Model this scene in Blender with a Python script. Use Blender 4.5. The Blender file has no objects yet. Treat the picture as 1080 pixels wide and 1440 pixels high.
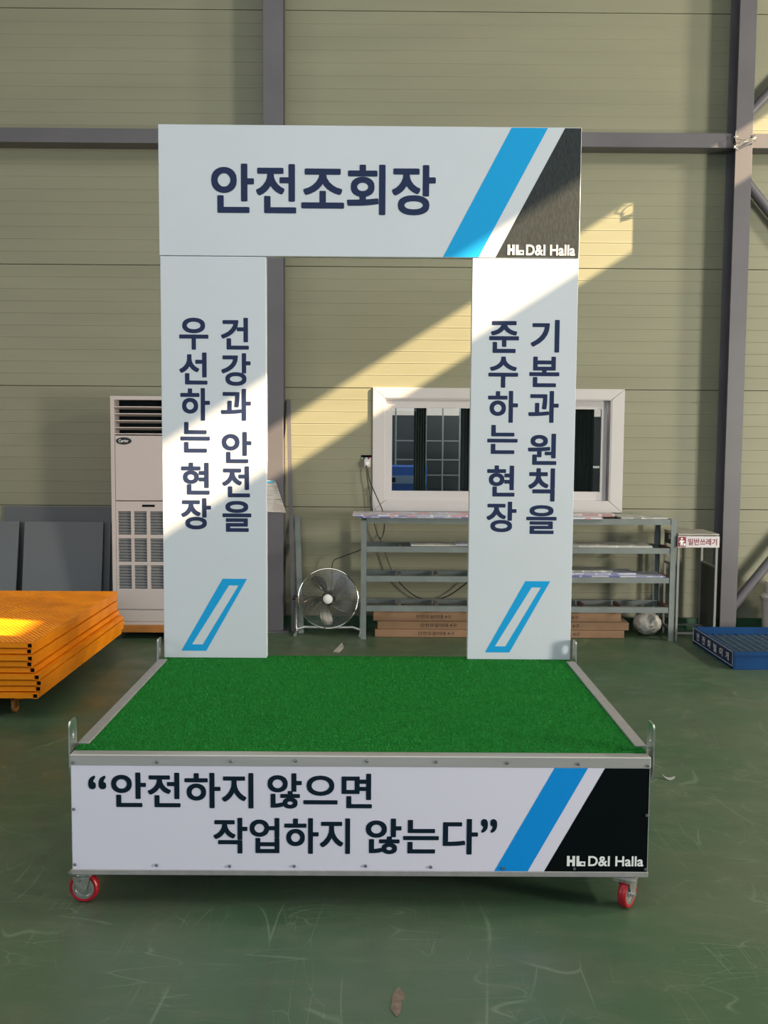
import bpy, bmesh, math, random
from mathutils import Vector, Matrix
random.seed(7)
C = bpy.context.scene.collection
sc = bpy.context.scene
PI = math.pi
# ------------------------------------------------------------------ camera
cd = bpy.data.cameras.new('camera'); cam = bpy.data.objects.new('camera', cd); C.objects.link(cam)
cd.sensor_fit = 'VERTICAL'; cd.sensor_height = 24.0; cd.lens = 24.0 * 1420.0 / 1440.0
cd.clip_end = 200
xd = Vector((1.0, -0.0065, 0.0)); yd = Vector((-6, 112, -1420)).normalized()
xd.z = -(yd.x - .0065 * yd.y) / yd.z; xd.normalize(); zd = xd.cross(yd)
rot = Matrix((xd, yd, zd))                      # rows: world axes seen from the camera
cam.matrix_world = Matrix.Translation((0, 0, 1.68)) @ rot.to_4x4()
sc.camera = cam
# ------------------------------------------------------------------ light
w = bpy.data.worlds.new('sky'); sc.world = w; w.use_nodes = True
w.node_tree.nodes['Background'].inputs[0].default_value = (.70, .80, 1.0, 1)
w.node_tree.nodes['Background'].inputs[1].default_value = 0.35
def lamp(name, kind, loc, direction, energy, col, size=1, size_y=None, angle=None, spread=None):
    d = bpy.data.lights.new(name, kind); d.energy = energy; d.color = col
    if kind == 'AREA':
        d.shape = 'RECTANGLE'; d.size = size; d.size_y = size_y or size
        if spread: d.spread = spread
    if angle: d.angle = angle
    o = bpy.data.objects.new(name, d); C.objects.link(o); o.location = loc
    o.rotation_euler = Vector(direction).to_track_quat('-Z', 'Y').to_euler(); return o
lamp('sun', 'SUN', (12, 0, 10), (-1, .30, -.64), 31.0, (1.0, .74, .43), angle=math.radians(.38))
lamp('daylight_gate_front', 'AREA', (-1.5, -7.4, 4.2), (0.05, 1, -.08), 330, (.78, .89, 1.0), 7, 4.0)
lamp('daylight_gate_right', 'AREA', (8.8, .3, 1.7), (-1, .75, 0), 760, (1.0, .93, .80), 1.3, 2.6)
lamp('daylight_gate_left', 'AREA', (-8.8, 1.0, 3.0), (1, .55, -.12), 130, (.92, .96, 1.0), 2.6, 3.6)
lamp('roof_light_strip', 'AREA', (-1.0, .8, 9.0), (0, 0, -1), 330, (1.0, .99, .93), 12, 6)
lamp('high_window_light', 'AREA', (8.8, 4.6, 5.8), (-1, .45, -.5), 420, (1.0, .90, .76), 1.0, .3)
lamp('office_fill_light', 'AREA', (1.4, 9.9, 2.85), (0, 0, -1), 60, (1.0, .93, .88), 2, 1)  # added fill that brightens the office interior, no visible fitting
sc.view_settings.view_transform = 'Standard'; sc.view_settings.look = 'None'
sc.view_settings.gamma = 1.0; sc.view_settings.use_curve_mapping = False
sc.view_settings.exposure = 0.0
sc.cycles.max_bounces = 6; sc.cycles.diffuse_bounces = 4; sc.cycles.glossy_bounces = 3
sc.cycles.caustics_reflective = False; sc.cycles.caustics_refractive = False
sc.cycles.sample_clamp_indirect = 6

# ------------------------------------------------------------------ materials
def mat(name, col, rough=.6, metal=0.0, var=0.0, vscale=6.0, bump=0.0, bscale=60.0, stretch=(1, 1, 1), spec=.5, col2=None):
    m = bpy.data.materials.new(name); m.use_nodes = True; nt = m.node_tree; n = nt.nodes; L = nt.links
    p = n['Principled BSDF']; p.inputs['Base Color'].default_value = (*col, 1)
    p.inputs['Roughness'].default_value = rough; p.inputs['Metallic'].default_value = metal
    p.inputs['Specular IOR Level'].default_value = spec
    tc = n.new('ShaderNodeTexCoord'); mp = n.new('ShaderNodeMapping'); mp.inputs['Scale'].default_value = stretch
    L.new(tc.outputs['Object'], mp.inputs[0])
    if var > 0 or col2:
        t = n.new('ShaderNodeTexNoise'); t.inputs['Scale'].default_value = vscale; t.inputs['Detail'].default_value = 5
        L.new(mp.outputs[0], t.inputs['Vector'])
        mx = n.new('ShaderNodeMix'); mx.data_type = 'RGBA'
        rmp = n.new('ShaderNodeMapRange'); rmp.inputs[1].default_value = .3; rmp.inputs[2].default_value = .7
        L.new(t.outputs[0], rmp.inputs[0]); L.new(rmp.outputs[0], mx.inputs[0])
        a = [c * (1 - var) for c in col]; b = col2 or [min(1, c * (1 + var)) for c in col]
        mx.inputs[6].default_value = (*a, 1); mx.inputs[7].default_value = (*b, 1)
        L.new(mx.outputs[2], p.inputs['Base Color'])
    if bump > 0:
        t2 = n.new('ShaderNodeTexNoise'); t2.inputs['Scale'].default_value = bscale; t2.inputs['Detail'].default_value = 3
        L.new(mp.outputs[0], t2.inputs['Vector'])
        bp = n.new('ShaderNodeBump'); bp.inputs['Strength'].default_value = bump; bp.inputs['Distance'].default_value = .01
        L.new(t2.outputs[0], bp.inputs['Height']); L.new(bp.outputs[0], p.inputs['Normal'])
    return m

def floor_mat():
    m = mat('floor_paint', (.05, .10, .06), .42); nt = m.node_tree; n = nt.nodes; L = nt.links; p = n['Principled BSDF']
    tc = n['Texture Coordinate']
    def noise(scale, detail, st=(1, 1, 1), rot=0, dist=0):
        mp = n.new('ShaderNodeMapping'); mp.inputs['Scale'].default_value = st; mp.inputs['Rotation'].default_value = (0, 0, rot)
        L.new(tc.outputs['Object'], mp.inputs[0])
        t = n.new('ShaderNodeTexNoise'); t.inputs['Scale'].default_value = scale; t.inputs['Detail'].default_value = detail
        t.inputs['Distortion'].default_value = dist
        L.new(mp.outputs[0], t.inputs['Vector']); return t.outputs[0]
    def rng(v, a, b, c=0, d=1):
        r = n.new('ShaderNodeMapRange'); L.new(v, r.inputs[0])
        for i, x in enumerate((a, b, c, d)): r.inputs[i + 1].default_value = x
        return r.outputs[0]
    def mix(f, a, b):
        x = n.new('ShaderNodeMix'); x.data_type = 'RGBA'; L.new(f, x.inputs[0])
        if isinstance(a, tuple): x.inputs[6].default_value = (*a, 1)
        else: L.new(a, x.inputs[6])
        x.inputs[7].default_value = (*b, 1); return x.outputs[2]
    c = mix(rng(noise(.9, 6, dist=.6), .35, .68), (.036, .098, .046), (.080, .110, .068))
    c = mix(rng(noise(5, 8, (1, 2.2, 1), .4), .5, .8, 0, .5), c, (.125, .145, .10))
    c = mix(rng(noise(2.2, 4, (2.5, 1, 1), 1.1, 1.2), .58, .80, 0, .55), c, (.055, .055, .05))
    # scratches: thin bands of stretched, warped noise
    def scratch(scale, st, r, thr, seed):
        mp = n.new('ShaderNodeMapping'); mp.inputs['Scale'].default_value = st; mp.inputs['Rotation'].default_value = (0, 0, r)
        mp.inputs['Location'].default_value = (seed, seed * .7, 0)
        L.new(tc.outputs['Object'], mp.inputs[0])
        v = n.new('ShaderNodeTexVoronoi'); v.feature = 'DISTANCE_TO_EDGE'; v.inputs['Scale'].default_value = scale
        wv = n.new('ShaderNodeTexNoise'); wv.inputs['Scale'].default_value = 1.6; wv.inputs['Detail'].default_value = 2
        L.new(mp.outputs[0], wv.inputs['Vector'])
        add = n.new('ShaderNodeMix'); add.data_type = 'VECTOR'; add.inputs[0].default_value = .35
        L.new(mp.outputs[0], add.inputs[4]); L.new(wv.outputs[1], add.inputs[5]); L.new(add.outputs[1], v.inputs['Vector'])
        line = rng(v.outputs['Distance'], 0, thr, 1, 0)
        gate = rng(noise(3.1, 5, rot=seed), .52, .64)
        mu = n.new('ShaderNodeMath'); mu.operation = 'MULTIPLY'; L.new(line, mu.inputs[0]); L.new(gate, mu.inputs[1])
        m2 = n.new('ShaderNodeMath'); m2.operation = 'MULTIPLY'; L.new(mu.outputs[0], m2.inputs[0]); m2.inputs[1].default_value = .32
        return m2.outputs[0]
    for a in ((1.1, (1, .3, 1), .5, .0035, 3.1), (2.6, (.4, 1.3, 1), -.5, .006, 7.7), (4.5, (1, .25, 1), 1.2, .010, 1.3), (8.0, (.3, 1.6, 1), .15, .016, 5.2), (13.0, (1.5, .3, 1), 2.1, .022, 9.2), (15.0, (.3, 1.4, 1), .7, .022, 2.2)):
        c = mix(scratch(*a), c, (.26, .34, .25))
    fine = rng(noise(160, 3), .2, .8, 0, 1)
    f2 = n.new('ShaderNodeMath'); f2.operation = 'MULTIPLY'; L.new(fine, f2.inputs[0]); f2.inputs[1].default_value = .22
    c = mix(f2.outputs[0], c, (.13, .16, .11))
    L.new(c, p.inputs['Base Color'])
    L.new(rng(noise(3, 6), .3, .7, .30, .55), p.inputs['Roughness'])
    bp = n.new('ShaderNodeBump'); bp.inputs['Strength'].default_value = .10; bp.inputs['Distance'].default_value = .01
    L.new(noise(30, 4), bp.inputs['Height']); L.new(bp.outputs[0], p.inputs['Normal'])
    return m

def print_mat(name, base, c1, c2, rowh, bw, seed=0, upright=False):
    """printed sheets and signs seen edge-on: rows of coloured words"""
    m = mat(name, base, .5); nt = m.node_tree; n = nt.nodes; L = nt.links; p = n['Principled BSDF']; tc = n['Texture Coordinate']
    mp = n.new('ShaderNodeMapping'); L.new(tc.outputs['Object'], mp.inputs[0]); mp.inputs['Location'].default_value = (seed, seed, seed)
    if upright: mp.inputs['Rotation'].default_value = (PI / 2, 0, 0)
    b = n.new('ShaderNodeTexBrick'); L.new(mp.outputs[0], b.inputs['Vector'])
    b.inputs['Color1'].default_value = (*c1, 1); b.inputs['Color2'].default_value = (*base, 1); b.inputs['Mortar'].default_value = (*base, 1)
    b.inputs['Scale'].default_value = 1; b.inputs['Mortar Size'].default_value = rowh * .22; b.inputs['Brick Width'].default_value = bw
    b.inputs['Row Height'].default_value = rowh; b.inputs['Bias'].default_value = .05
    mx = n.new('ShaderNodeMix'); mx.data_type = 'RGBA'
    t = n.new('ShaderNodeTexNoise'); t.inputs['Scale'].default_value = 9; L.new(mp.outputs[0], t.inputs['Vector'])
    r = n.new('ShaderNodeMapRange'); r.inputs[1].default_value = .56; r.inputs[2].default_value = .6; L.new(t.outputs[0], r.inputs[0])
    L.new(r.outputs[0], mx.inputs[0]); L.new(b.outputs[0], mx.inputs[6]); mx.inputs[7].default_value = (*c2, 1)
    L.new(mx.outputs[2], p.inputs['Base Color']); return m

def glass_mat():
    m = bpy.data.materials.new('pane_glass'); m.use_nodes = True; nt = m.node_tree; n = nt.nodes; L = nt.links
    n.remove(n['Principled BSDF']); out = n['Material Output']
    g = n.new('ShaderNodeBsdfGlossy'); g.inputs['Roughness'].default_value = .01
    t = n.new('ShaderNodeBsdfTransparent'); t.inputs[0].default_value = (.75, .82, .82, 1)
    f = n.new('ShaderNodeFresnel'); f.inputs[0].default_value = 1.28
    mx = n.new('ShaderNodeMixShader'); L.new(f.outputs[0], mx.inputs[0]); L.new(t.outputs[0], mx.inputs[1]); L.new(g.outputs[0], mx.inputs[2])
    L.new(mx.outputs[0], out.inputs[0]); return m

M_floor = floor_mat()
M_wall = mat('cream_panel', (.240, .240, .165), .5, var=.07, vscale=1.4, bump=.05, bscale=14, stretch=(.35, 1, 2.5))
M_backing = mat('panel_core', (.10, .10, .075), .9)
M_plain = mat('hall_wall', (.33, .32, .24), .8)
M_ceil = mat('hall_ceiling', (.30, .30, .27), .8)
M_steel = mat('grey_steel_paint', (.112, .108, .124), .42, var=.10, vscale=2.5, bump=.04, bscale=20)
M_curb = mat('green_curb', (.02, .075, .035), .5, var=.2)
M_alu = mat('brushed_aluminium', (.44, .43, .43), .42, metal=.45, var=.10, vscale=14, bump=.05, bscale=90, stretch=(.1, 1, 1))
M_alu_flat = mat('aluminium_trim', (.36, .35, .36), .5, metal=.45, var=.08, vscale=30)
M_zinc = mat('zinc_plate', (.55, .57, .56), .30, metal=.9, var=.15, vscale=25)
M_screw = mat('screw_steel', (.30, .31, .32), .28, metal=.9)
M_chrome = mat('chrome', (.75, .75, .74), .12, metal=1.0)
M_white = mat('white_vinyl_sheet', (.585, .625, .69), .48, var=.015, vscale=3, bump=.03, bscale=120)
M_stagew = mat('white_printed_board', (.70, .685, .82), .5, spec=.3)
M_navy = mat('navy_lettering', (.024, .036, .090), .55, spec=.08)
M_navyd = mat('dark_lettering', (.006, .016, .030), .55, spec=.08)
M_blue = mat('blue_print', (.012, .34, .72), .5, spec=.15)
M_blue2 = mat('blue_board_print', (.004, .26, .72), .5, spec=.15)
M_black = mat('black_print', (.036, .042, .046), .6, var=.25, vscale=160, bump=.05, bscale=300, spec=.1, stretch=(1, 1, .25))
M_black2 = mat('black_board_print', (.002, .004, .005), .5, spec=.06)
M_lwhite = mat('white_lettering', (.80, .81, .82), .45)
M_red = mat('red_polyurethane', (.34, .008, .02), .35)
M_rubber = mat('dark_rubber', (.02, .02, .02), .7)
M_pvc = mat('white_pvc', (.56, .54, .55), .35, var=.02, vscale=3)
M_acbody = mat('air_conditioner_case', (.52, .47, .46), .42, var=.02, vscale=2)
M_acdark = mat('recess_shade_black', (.006, .010, .010), .8, spec=.1)  # near-black colour stands for the shade inside outlet and handle slot
M_acgrey = mat('grey_louvre', (.24, .25, .26), .5)
M_orange = mat('orange_paint', (.92, .27, .003), .42, spec=.3, var=.15, vscale=5, bump=.04, bscale=40)
M_orange2 = mat('orange_tread', (.92, .26, .004), .33, spec=.4, var=.28, vscale=3.5, bump=.15, bscale=60)
M_pallet = mat('orange_brown_base', (.38, .15, .03), .6, var=.2)
M_greyboard = mat('grey_board', (.135, .145, .16), .6, var=.06, vscale=1.5)
M_greyboard2 = mat('dark_grey_board', (.105, .113, .125), .6, var=.06, vscale=1.5)
M_rack = mat('rack_grey_paint', (.165, .195, .195), .5, var=.12, vscale=8)
M_primer = mat('red_brown_primer', (.12, .055, .045), .7, var=.2)
M_primerg = mat('taupe_primer', (.19, .17, .15), .7, var=.2)
M_card = mat('brown_cardboard', (.26, .155, .092), .85, var=.10, vscale=6)
M_ink = mat('black_ink', (.03, .02, .018), .8)
M_cable = mat('black_cable', (.012, .012, .012), .45)
M_plast = mat('wrapped_plastic', (.50, .48, .44), .28, var=.12, vscale=9, bump=.5, bscale=11)
M_bin = mat('pale_bin', (.55, .50, .46), .5, var=.08, vscale=8)
M_tray = mat('blue_tray_paint', (.001, .038, .135), .55, spec=.18, var=.12, vscale=6)
M_traysign = mat('navy_tray_sign', (.012, .025, .11), .4)
M_grate = mat('grating_steel', (.16, .22, .24), .45, metal=.4)
M_maroon = mat('maroon_print', (.22, .02, .035), .5)
M_signw = mat('white_sign_face', (.60, .57, .60), .5)
M_stand = mat('stand_steel', (.22, .22, .21), .5, metal=.3)
M_standtop = mat('stand_lid', (.33, .32, .28), .6, var=.12, vscale=12)
M_mesh = mat('dark_screen', (.05, .055, .05), .7)
M_paper = mat('paper', (.62, .60, .57), .7)
M_paperprint = print_mat('paper_print', (.60, .58, .55), (.28, .25, .23), (.5, .45, .42), .018, .09, 0, True)
M_pA = print_mat('sign_print_white', (.62, .62, .68), (.08, .08, .25), (.60, .30, .32), .05, .14, 1.3)
M_pB = print_mat('sign_print_blue', (.45, .47, .58), (.05, .06, .28), (.40, .42, .50), .045, .11, 2.1)
M_pC = print_mat('sign_print_red', (.55, .52, .50), (.30, .04, .06), (.52, .48, .46), .07, .16, .4)
M_pD = print_mat('sign_print_grey', (.42, .42, .40), (.20, .21, .18), (.60, .58, .55), .05, .09, 3.3)
M_glass = glass_mat()
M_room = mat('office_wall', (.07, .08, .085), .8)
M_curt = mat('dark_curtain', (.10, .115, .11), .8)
M_sheer = mat('grey_blind', (.34, .36, .35), .7)
M_bars = mat('pale_partition_bar', (.40, .41, .40), .5)
M_cab = mat('blue_cabinet', (.03, .12, .50), .45)
M_cabw = mat('pale_cabinet_band', (.25, .32, .50), .5)
M_blade = mat('fan_blade', (.30, .30, .28), .4, metal=.5)
M_turf = mat('green_turf', (.016, .20, .030), .95, var=.45, vscale=190, bump=.9, bscale=260, spec=.1)
_t = M_turf.node_tree

# ------------------------------------------------------------------ geometry helpers
class G:
    def __init__(s): s.b = bmesh.new()
    def box(s, x0, x1, y0, y1, z0, z1, mtx=None):
        r = bmesh.ops.create_cube(s.b, size=1)
        for v in r['verts']:
            v.co = Vector((x0 + (v.co.x + .5) * (x1 - x0), y0 + (v.co.y + .5) * (y1 - y0), z0 + (v.co.z + .5) * (z1 - z0)))
            if mtx: v.co = mtx @ v.co
        return s
    def bevelbox(s, x0, x1, y0, y1, z0, z1, r=.004, seg=1):
        t = G(); t.box(x0, x1, y0, y1, z0, z1)
        bmesh.ops.bevel(t.b, geom=t.b.edges[:], offset=r, segments=seg, affect='EDGES')
        me = bpy.data.meshes.new('tmp'); t.b.to_mesh(me); t.b.free(); s.b.from_mesh(me); bpy.data.meshes.remove(me); return s
    def beam(s, a, b, wid, hei, up=(0, 0, 1)):
        a = Vector(a); b = Vector(b); d = (b - a).normalized(); u = Vector(up); sx = d.cross(u).normalized(); u = sx.cross(d)
        vs = []
        for p in (a, b):
            for i, j in ((-1, -1), (1, -1), (1, 1), (-1, 1)): vs.append(s.b.verts.new(p + sx * i * wid / 2 + u * j * hei / 2))
        for f in ((0, 1, 2, 3), (7, 6, 5, 4), (0, 4, 5, 1), (1, 5, 6, 2), (2, 6, 7, 3), (3, 7, 4, 0)): s.b.faces.new([vs[i] for i in f])
        return s
    def tube(s, pts, r, n=8, closed=False):
        pts = [Vector(p) for p in pts]; rings = []; m = len(pts); prev = None
        for i, p in enumerate(pts):
            if closed: d = (pts[(i + 1) % m] - pts[i - 1]).normalized()
            else: d = (pts[min(i + 1, m - 1)] - pts[max(i - 1, 0)]).normalized()
            if prev is None:
                ref = Vector((0, 0, 1)) if abs(d.z) < .9 else Vector((1, 0, 0)); u = d.cross(ref).normalized()
            else: u = (prev - d * prev.dot(d)).normalized()
            prev = u; v = d.cross(u)
            rings.append([s.b.verts.new(p + (u * math.cos(2 * PI * k / n) + v * math.sin(2 * PI * k / n)) * r) for k in range(n)])
        for i in range(m if closed else m - 1):
            A, B_ = rings[i], rings[(i + 1) % m]
            for k in range(n): s.b.faces.new((A[k], A[(k + 1) % n], B_[(k + 1) % n], B_[k]))
        if not closed: s.b.faces.new(rings[0][::-1]); s.b.faces.new(rings[-1])
        return s
    def lathe(s, prof, n=32, mtx=None):          # prof: (radius, height) about local Z
        rings = []
        for r, h in prof:
            if r < 1e-6: rings.append([s.b.verts.new((mtx or Matrix()) @ Vector((0, 0, h)))])
            else: rings.append([s.b.verts.new((mtx or Matrix()) @ Vector((r * math.cos(2 * PI * k / n), r * math.sin(2 * PI * k / n), h))) for k in range(n)])
        for A, B_ in zip(rings, rings[1:]):
            for k in range(n):
                k2 = (k + 1) % n
                if len(A) == 1 and len(B_) == 1: continue
                if len(A) == 1: s.b.faces.new((A[0], B_[k], B_[k2]))
                elif len(B_) == 1: s.b.faces.new((A[k], A[k2], B_[0]))
                else: s.b.faces.new((A[k], A[k2], B_[k2], B_[k]))
        return s
    def prism(s, poly, axis, a0, a1):             # poly: 2D points in the plane across `axis`
        def P(u, v, a): return {'x': (a, u, v), 'y': (u, a, v), 'z': (u, v, a)}[axis]
        A = [s.b.verts.new(P(u, v, a0)) for u, v in poly]; B_ = [s.b.verts.new(P(u, v, a1)) for u, v in poly]
        s.b.faces.new(A); s.b.faces.new(B_[::-1]); n = len(poly)
        for i in range(n): s.b.faces.new((A[i], B_[i], B_[(i + 1) % n], A[(i + 1) % n]))
        return s
    def ring(s, outer, inner, axis, a0, a1):      # plate with a hole; both loops with as many points
        def P(u, v, a): return {'x': (a, u, v), 'y': (u, a, v), 'z': (u, v, a)}[axis]
        V = [[s.b.verts.new(P(u, v, a)) for u, v in lp] for a in (a0, a1) for lp in (outer, inner)]
        n = len(outer); o0, i0, o1, i1 = V
        for k in range(n):
            j = (k + 1) % n
            s.b.faces.new((o0[k], o0[j], i0[j], i0[k])); s.b.faces.new((o1[j], o1[k], i1[k], i1[j]))
            s.b.faces.new((o0[j], o0[k], o1[k], o1[j])); s.b.faces.new((i0[k], i0[j], i1[j], i1[k]))
        return s
    def mesh(s, origin, smooth=False):
        bmesh.ops.recalc_face_normals(s.b, faces=s.b.faces[:])
        me = bpy.data.meshes.new('m')
        for v in s.b.verts: v.co -= origin
        s.b.to_mesh(me); s.b.free()
        if smooth:
            for p in me.polygons: p.use_smooth = True
            me.set_sharp_from_angle(angle=math.radians(38))
        return me

def root_loc(o):
    while o.parent: o = o.parent
    return Vector(o.location)
def tag(o, label=None, cat=None, group=None, kind=None):
    if label: o['label'] = label
    if cat: o['category'] = cat
    if group: o['group'] = group
    if kind: o['kind'] = kind
    return o
def thing(name, loc, label, cat, group=None):
    o = bpy.data.objects.new(name, None); C.objects.link(o); o.location = loc; o.empty_display_size = .1
    return tag(o, label, cat, group)
def ob(name, g, m, parent=None, smooth=False, label=None, kind=None):
    org = root_loc(parent) if parent else Vector()
    me = g.mesh(org, smooth) if isinstance(g, G) else g
    me.name = name
    if isinstance(m, (list, tuple)):
        for x in m: me.materials.append(x)
    else: me.materials.append(m)
    o = bpy.data.objects.new(name, me); C.objects.link(o)
    if parent: o.parent = parent
    return tag(o, label, kind=kind)
def solo(name, g, m, base, label, cat, group=None, smooth=False):   # a thing that is one mesh, its origin at its base
    me = g.mesh(Vector(base), smooth); me.name = name; me.materials.append(m)
    o = bpy.data.objects.new(name, me); C.objects.link(o); o.location = base
    return tag(o, label, cat, group)
def copy_tree(o, parent=None):
    c = o.copy(); C.objects.link(c); c.parent = parent
    for ch in list(o.children): copy_tree(ch, c)
    return c

# ---- lettering: outlines of the built-in typeface, made bold
def glyphs(body, bold=.022, ring=10):
    """(points, faces) of a line of text in the XY plane"""
    cu = bpy.data.curves.new('t', 'FONT'); cu.body = body; cu.resolution_u = 5
    o = bpy.data.objects.new('t', cu); C.objects.link(o)
    dg = bpy.context.evaluated_depsgraph_get(); me = bpy.data.meshes.new_from_object(o.evaluated_get(dg))
    vs = [v.co.copy() for v in me.vertices]; fs = [tuple(p.vertices) for p in me.polygons]
    bpy.data.objects.remove(o); bpy.data.curves.remove(cu); bpy.data.meshes.remove(me)
    if not bold: return vs, fs
    V = []; Fc = []
    sh = [(0, 0)] + [(max(-1, min(1, 1.2 * math.cos(2 * PI * k / ring))) * bold, max(-1, min(1, 1.2 * math.sin(2 * PI * k / ring))) * bold) for k in range(ring)]
    for dx, dy in sh:
        n = len(V); V += [Vector((v.x + dx, v.y + dy, 0)) for v in vs]; Fc += [tuple(i + n for i in f) for f in fs]
    return V, Fc
def letter_mesh(items, origin, U=Vector((1, 0, 0)), V=Vector((0, 0, 1)), org=Vector(), lift=None):
    """items: (text, u0, u1, v0, v1, bold) fitted to rectangles on a plane through `origin`"""
    me = bpy.data.meshes.new('lettering'); P = []; Fc = []
    for body, u0, u1, v0, v1, bold in items:
        vs, fs = glyphs(body, bold)
        x0 = min(v.x for v in vs); x1 = max(v.x for v in vs); y0 = min(v.y for v in vs); y1 = max(v.y for v in vs); n = len(P)
        N = U.cross(V); per = len(vs) // 11 if bold else len(vs)
        for i, v in enumerate(vs): P.append(origin + U * (u0 + (v.x - x0) / (x1 - x0) * (u1 - u0)) + V * (v0 + (v.y - y0) / (y1 - y0) * (v1 - v0)) + N * (3e-5 * (i // per)) - org)
        Fc += [tuple(i + n for i in f) for f in fs]
    me.from_pydata(P, [], Fc); return me
def flat_poly(polys, y, org):
    g = G()
    for poly in polys: g.prism(poly, 'y', y, y + .0006)
    return g
def hl_rects(x0, x1, z0, z1):
    r = [(0, .15, 0, 1), (.29, .44, 0, 1), (.15, .29, .37, .63), (.52, .67, 0, 1), (.67, 1, 0, .14), (.78, 1, .32, .46), (.67, .78, .14, .46), (.93, 1, .14, .32)]
    W, H = x1 - x0, z1 - z0
    return [[(x0 + a * W, z0 + c * H), (x0 + b * W, z0 + c * H), (x0 + b * W, z0 + d * H), (x0 + a * W, z0 + d * H)] for a, b, c, d in r]

# ================================================================== STRUCTURE
FX0, FX1, FY0, FY1, HZ = -9.0, 9.0, -8.0, 8.66, 9.2
g = G(); g.box(FX0 - .2, FX1 + .2, FY0, FY1 + .25, -.1, 0); tag(ob('floor', g, M_floor), kind='structure')
g = G(); g.box(FX0 - .2, FX1 + .2, FY0, FY1 + .25, HZ, HZ + .1); tag(ob('ceiling', g, M_ceil), kind='structure')
# back wall: backing with the window hole, then the horizontal sandwich panels as parts
WX0, WX1, WZ0, WZ1 = -.02, 2.04, 1.04, 2.03
g = G()
g.box(FX0, WX0, 8.665, 8.75, 0, HZ); g.box(WX1, FX1, 8.665, 8.75, 0, HZ); g.box(WX0, WX1, 8.665, 8.75, 0, WZ0); g.box(WX0, WX1, 8.665, 8.75, WZ1, HZ)
wall = tag(ob('wall_back', g, M_backing), kind='structure')
def panel(x0, x1, z0, z1):
    """long sandwich panel, rolled in ten flat ribs with shallow grooves between"""
    z0 += .003; z1 -= .003; n = 10; h = (z1 - z0) / n; yF = 8.63
    pr = [(8.664, z0), (yF, z0)]
    for k in range(1, n):
        zz = z0 + k * h; pr += [(yF, zz - .004), (yF + .0014, zz - .001), (yF - .0008, zz + .004), (yF, zz + .016)]
    pr += [(yF, z1), (8.664, z1)]
    g = G(); g.prism(pr, 'x', x0, x1); ob('panel', g, M_wall, wall)
zj = [0, 1.04, 2.055, 3.068, 4.10, 5.145, 6.17, 7.2, 8.2, HZ]
for k in range(len(zj) - 1):
    if k == 1: panel(FX0, WX0, zj[1], zj[2]); panel(WX1, FX1, zj[1], zj[2])
    else: panel(FX0, FX1, zj[k], zj[k + 1])
g = G(); g.box(FX0, FX1, 8.595, 8.63, 0, .10); tag(ob('baseboard_back', g, M_curb), kind='structure')
# right wall with the high strip windows that let the low sun in, and its side gate
g = G()
def rw(y0, y1, z0, z1): g.box(FX1, FX1 + .12, y0, y1, z0, z1)
SL, SH = 7.62, 8.12
rw(FY0, -1.2, 0, SL); rw(-1.2, 1.8, 3.2, SL); rw(1.8, FY1 + .25, 0, SL)
rw(FY0, FY1 + .25, SH, HZ)
rw(FY0, 1.65, SL, SH); rw(3.05, 5.15, SL, SH); rw(7.9, FY1 + .25, SL, SH)
tag(ob('wall_right', g, M_plain), kind='structure')
g = G(); g.box(FX0 - .12, FX0, FY0, -.2, 0, HZ); g.box(FX0 - .12, FX0, 2.2, FY1 + .25, 0, HZ); g.box(FX0 - .12, FX0, -.2, 2.2, 4.9, HZ)
tag(ob('wall_left', g, M_plain), kind='structure')
g = G(); g.box(FX0, -5.2, FY0, FY0 + .12, 0, HZ); g.box(2.2, FX1, FY0, FY0 + .12, 0, HZ); g.box(-5.2, 2.2, FY0, FY0 + .12, 6.4, HZ)
tag(ob('wall_front', g, M_plain), kind='structure')

# steel columns (H sections)
def column(x0, x1, label):
    t = thing('steel_column', ((x0 + x1) / 2, 8.5, 0), label, 'column')
    g = G(); g.bevelbox(x0, x1, 8.40, 8.412, 0, 9.0, .002); ob('flange', g, M_steel, t)
    g = G(); g.bevelbox(x0, x1, 8.612, 8.624, 0, 9.0, .002); ob('flange', g, M_steel, t)
    xm = (x0 + x1) / 2; g = G(); g.box(xm - .004, xm + .004, 8.412, 8.612, 0, 9.0); ob('web', g, M_steel, t)
    g = G(); g.box(x0 - .05, x1 + .05, 8.35, 8.59, 0.0, .012); ob('base_plate', g, M_steel, t)
    return t
col_m = column(-.962, -.800, 'grey steel column behind the sign arch with a paper notice on it')
col_r = column(2.876, 3.014, 'grey steel column with wire loops at the beam, beside the blue tray')
# horizontal girts between the columns
def girt(x0, x1, label):
    t = thing('steel_girt', ((x0 + x1) / 2, 8.53, 4.0), label, 'beam', 'horizontal wall beams')
    g = G(); g.bevelbox(x0, x1, 8.44, 8.446, 4.015, 4.13, .001); ob('face_flange', g, M_steel, t)
    g = G(); g.box(x0, x1, 8.446, 8.622, 4.015, 4.022); g.box(x0, x1, 8.446, 8.622, 4.123, 4.13); ob('web', g, M_steel, t)
girt(-8.9, -.965, 'long grey wall beam running in from the left edge to the middle column')
girt(-.797, 2.873, 'grey wall beam between the middle column and the right column')
girt(3.017, 8.9, 'short visible piece of grey wall beam right of the right column')
# cross bracing right of the column
def brace(a, b, label):
    g = G(); g.tube([a, b], .042, 12); solo('brace_pipe', g, M_steel, a, label, 'brace', 'cross bracing pipes beyond the right column', True)
brace((2.985, 8.56, 4.27), (5.7, 8.54, 7.2), 'grey bracing pipe rising from just above the wall beam')
brace((2.99, 8.56, 3.82), (5.7, 8.56, .6), 'grey bracing pipe sloping down from just below the wall beam')
brace((2.99, 8.465, .21), (5.7, 8.465, 3.68), 'grey bracing pipe rising from near the floor behind the blue tray')
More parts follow.
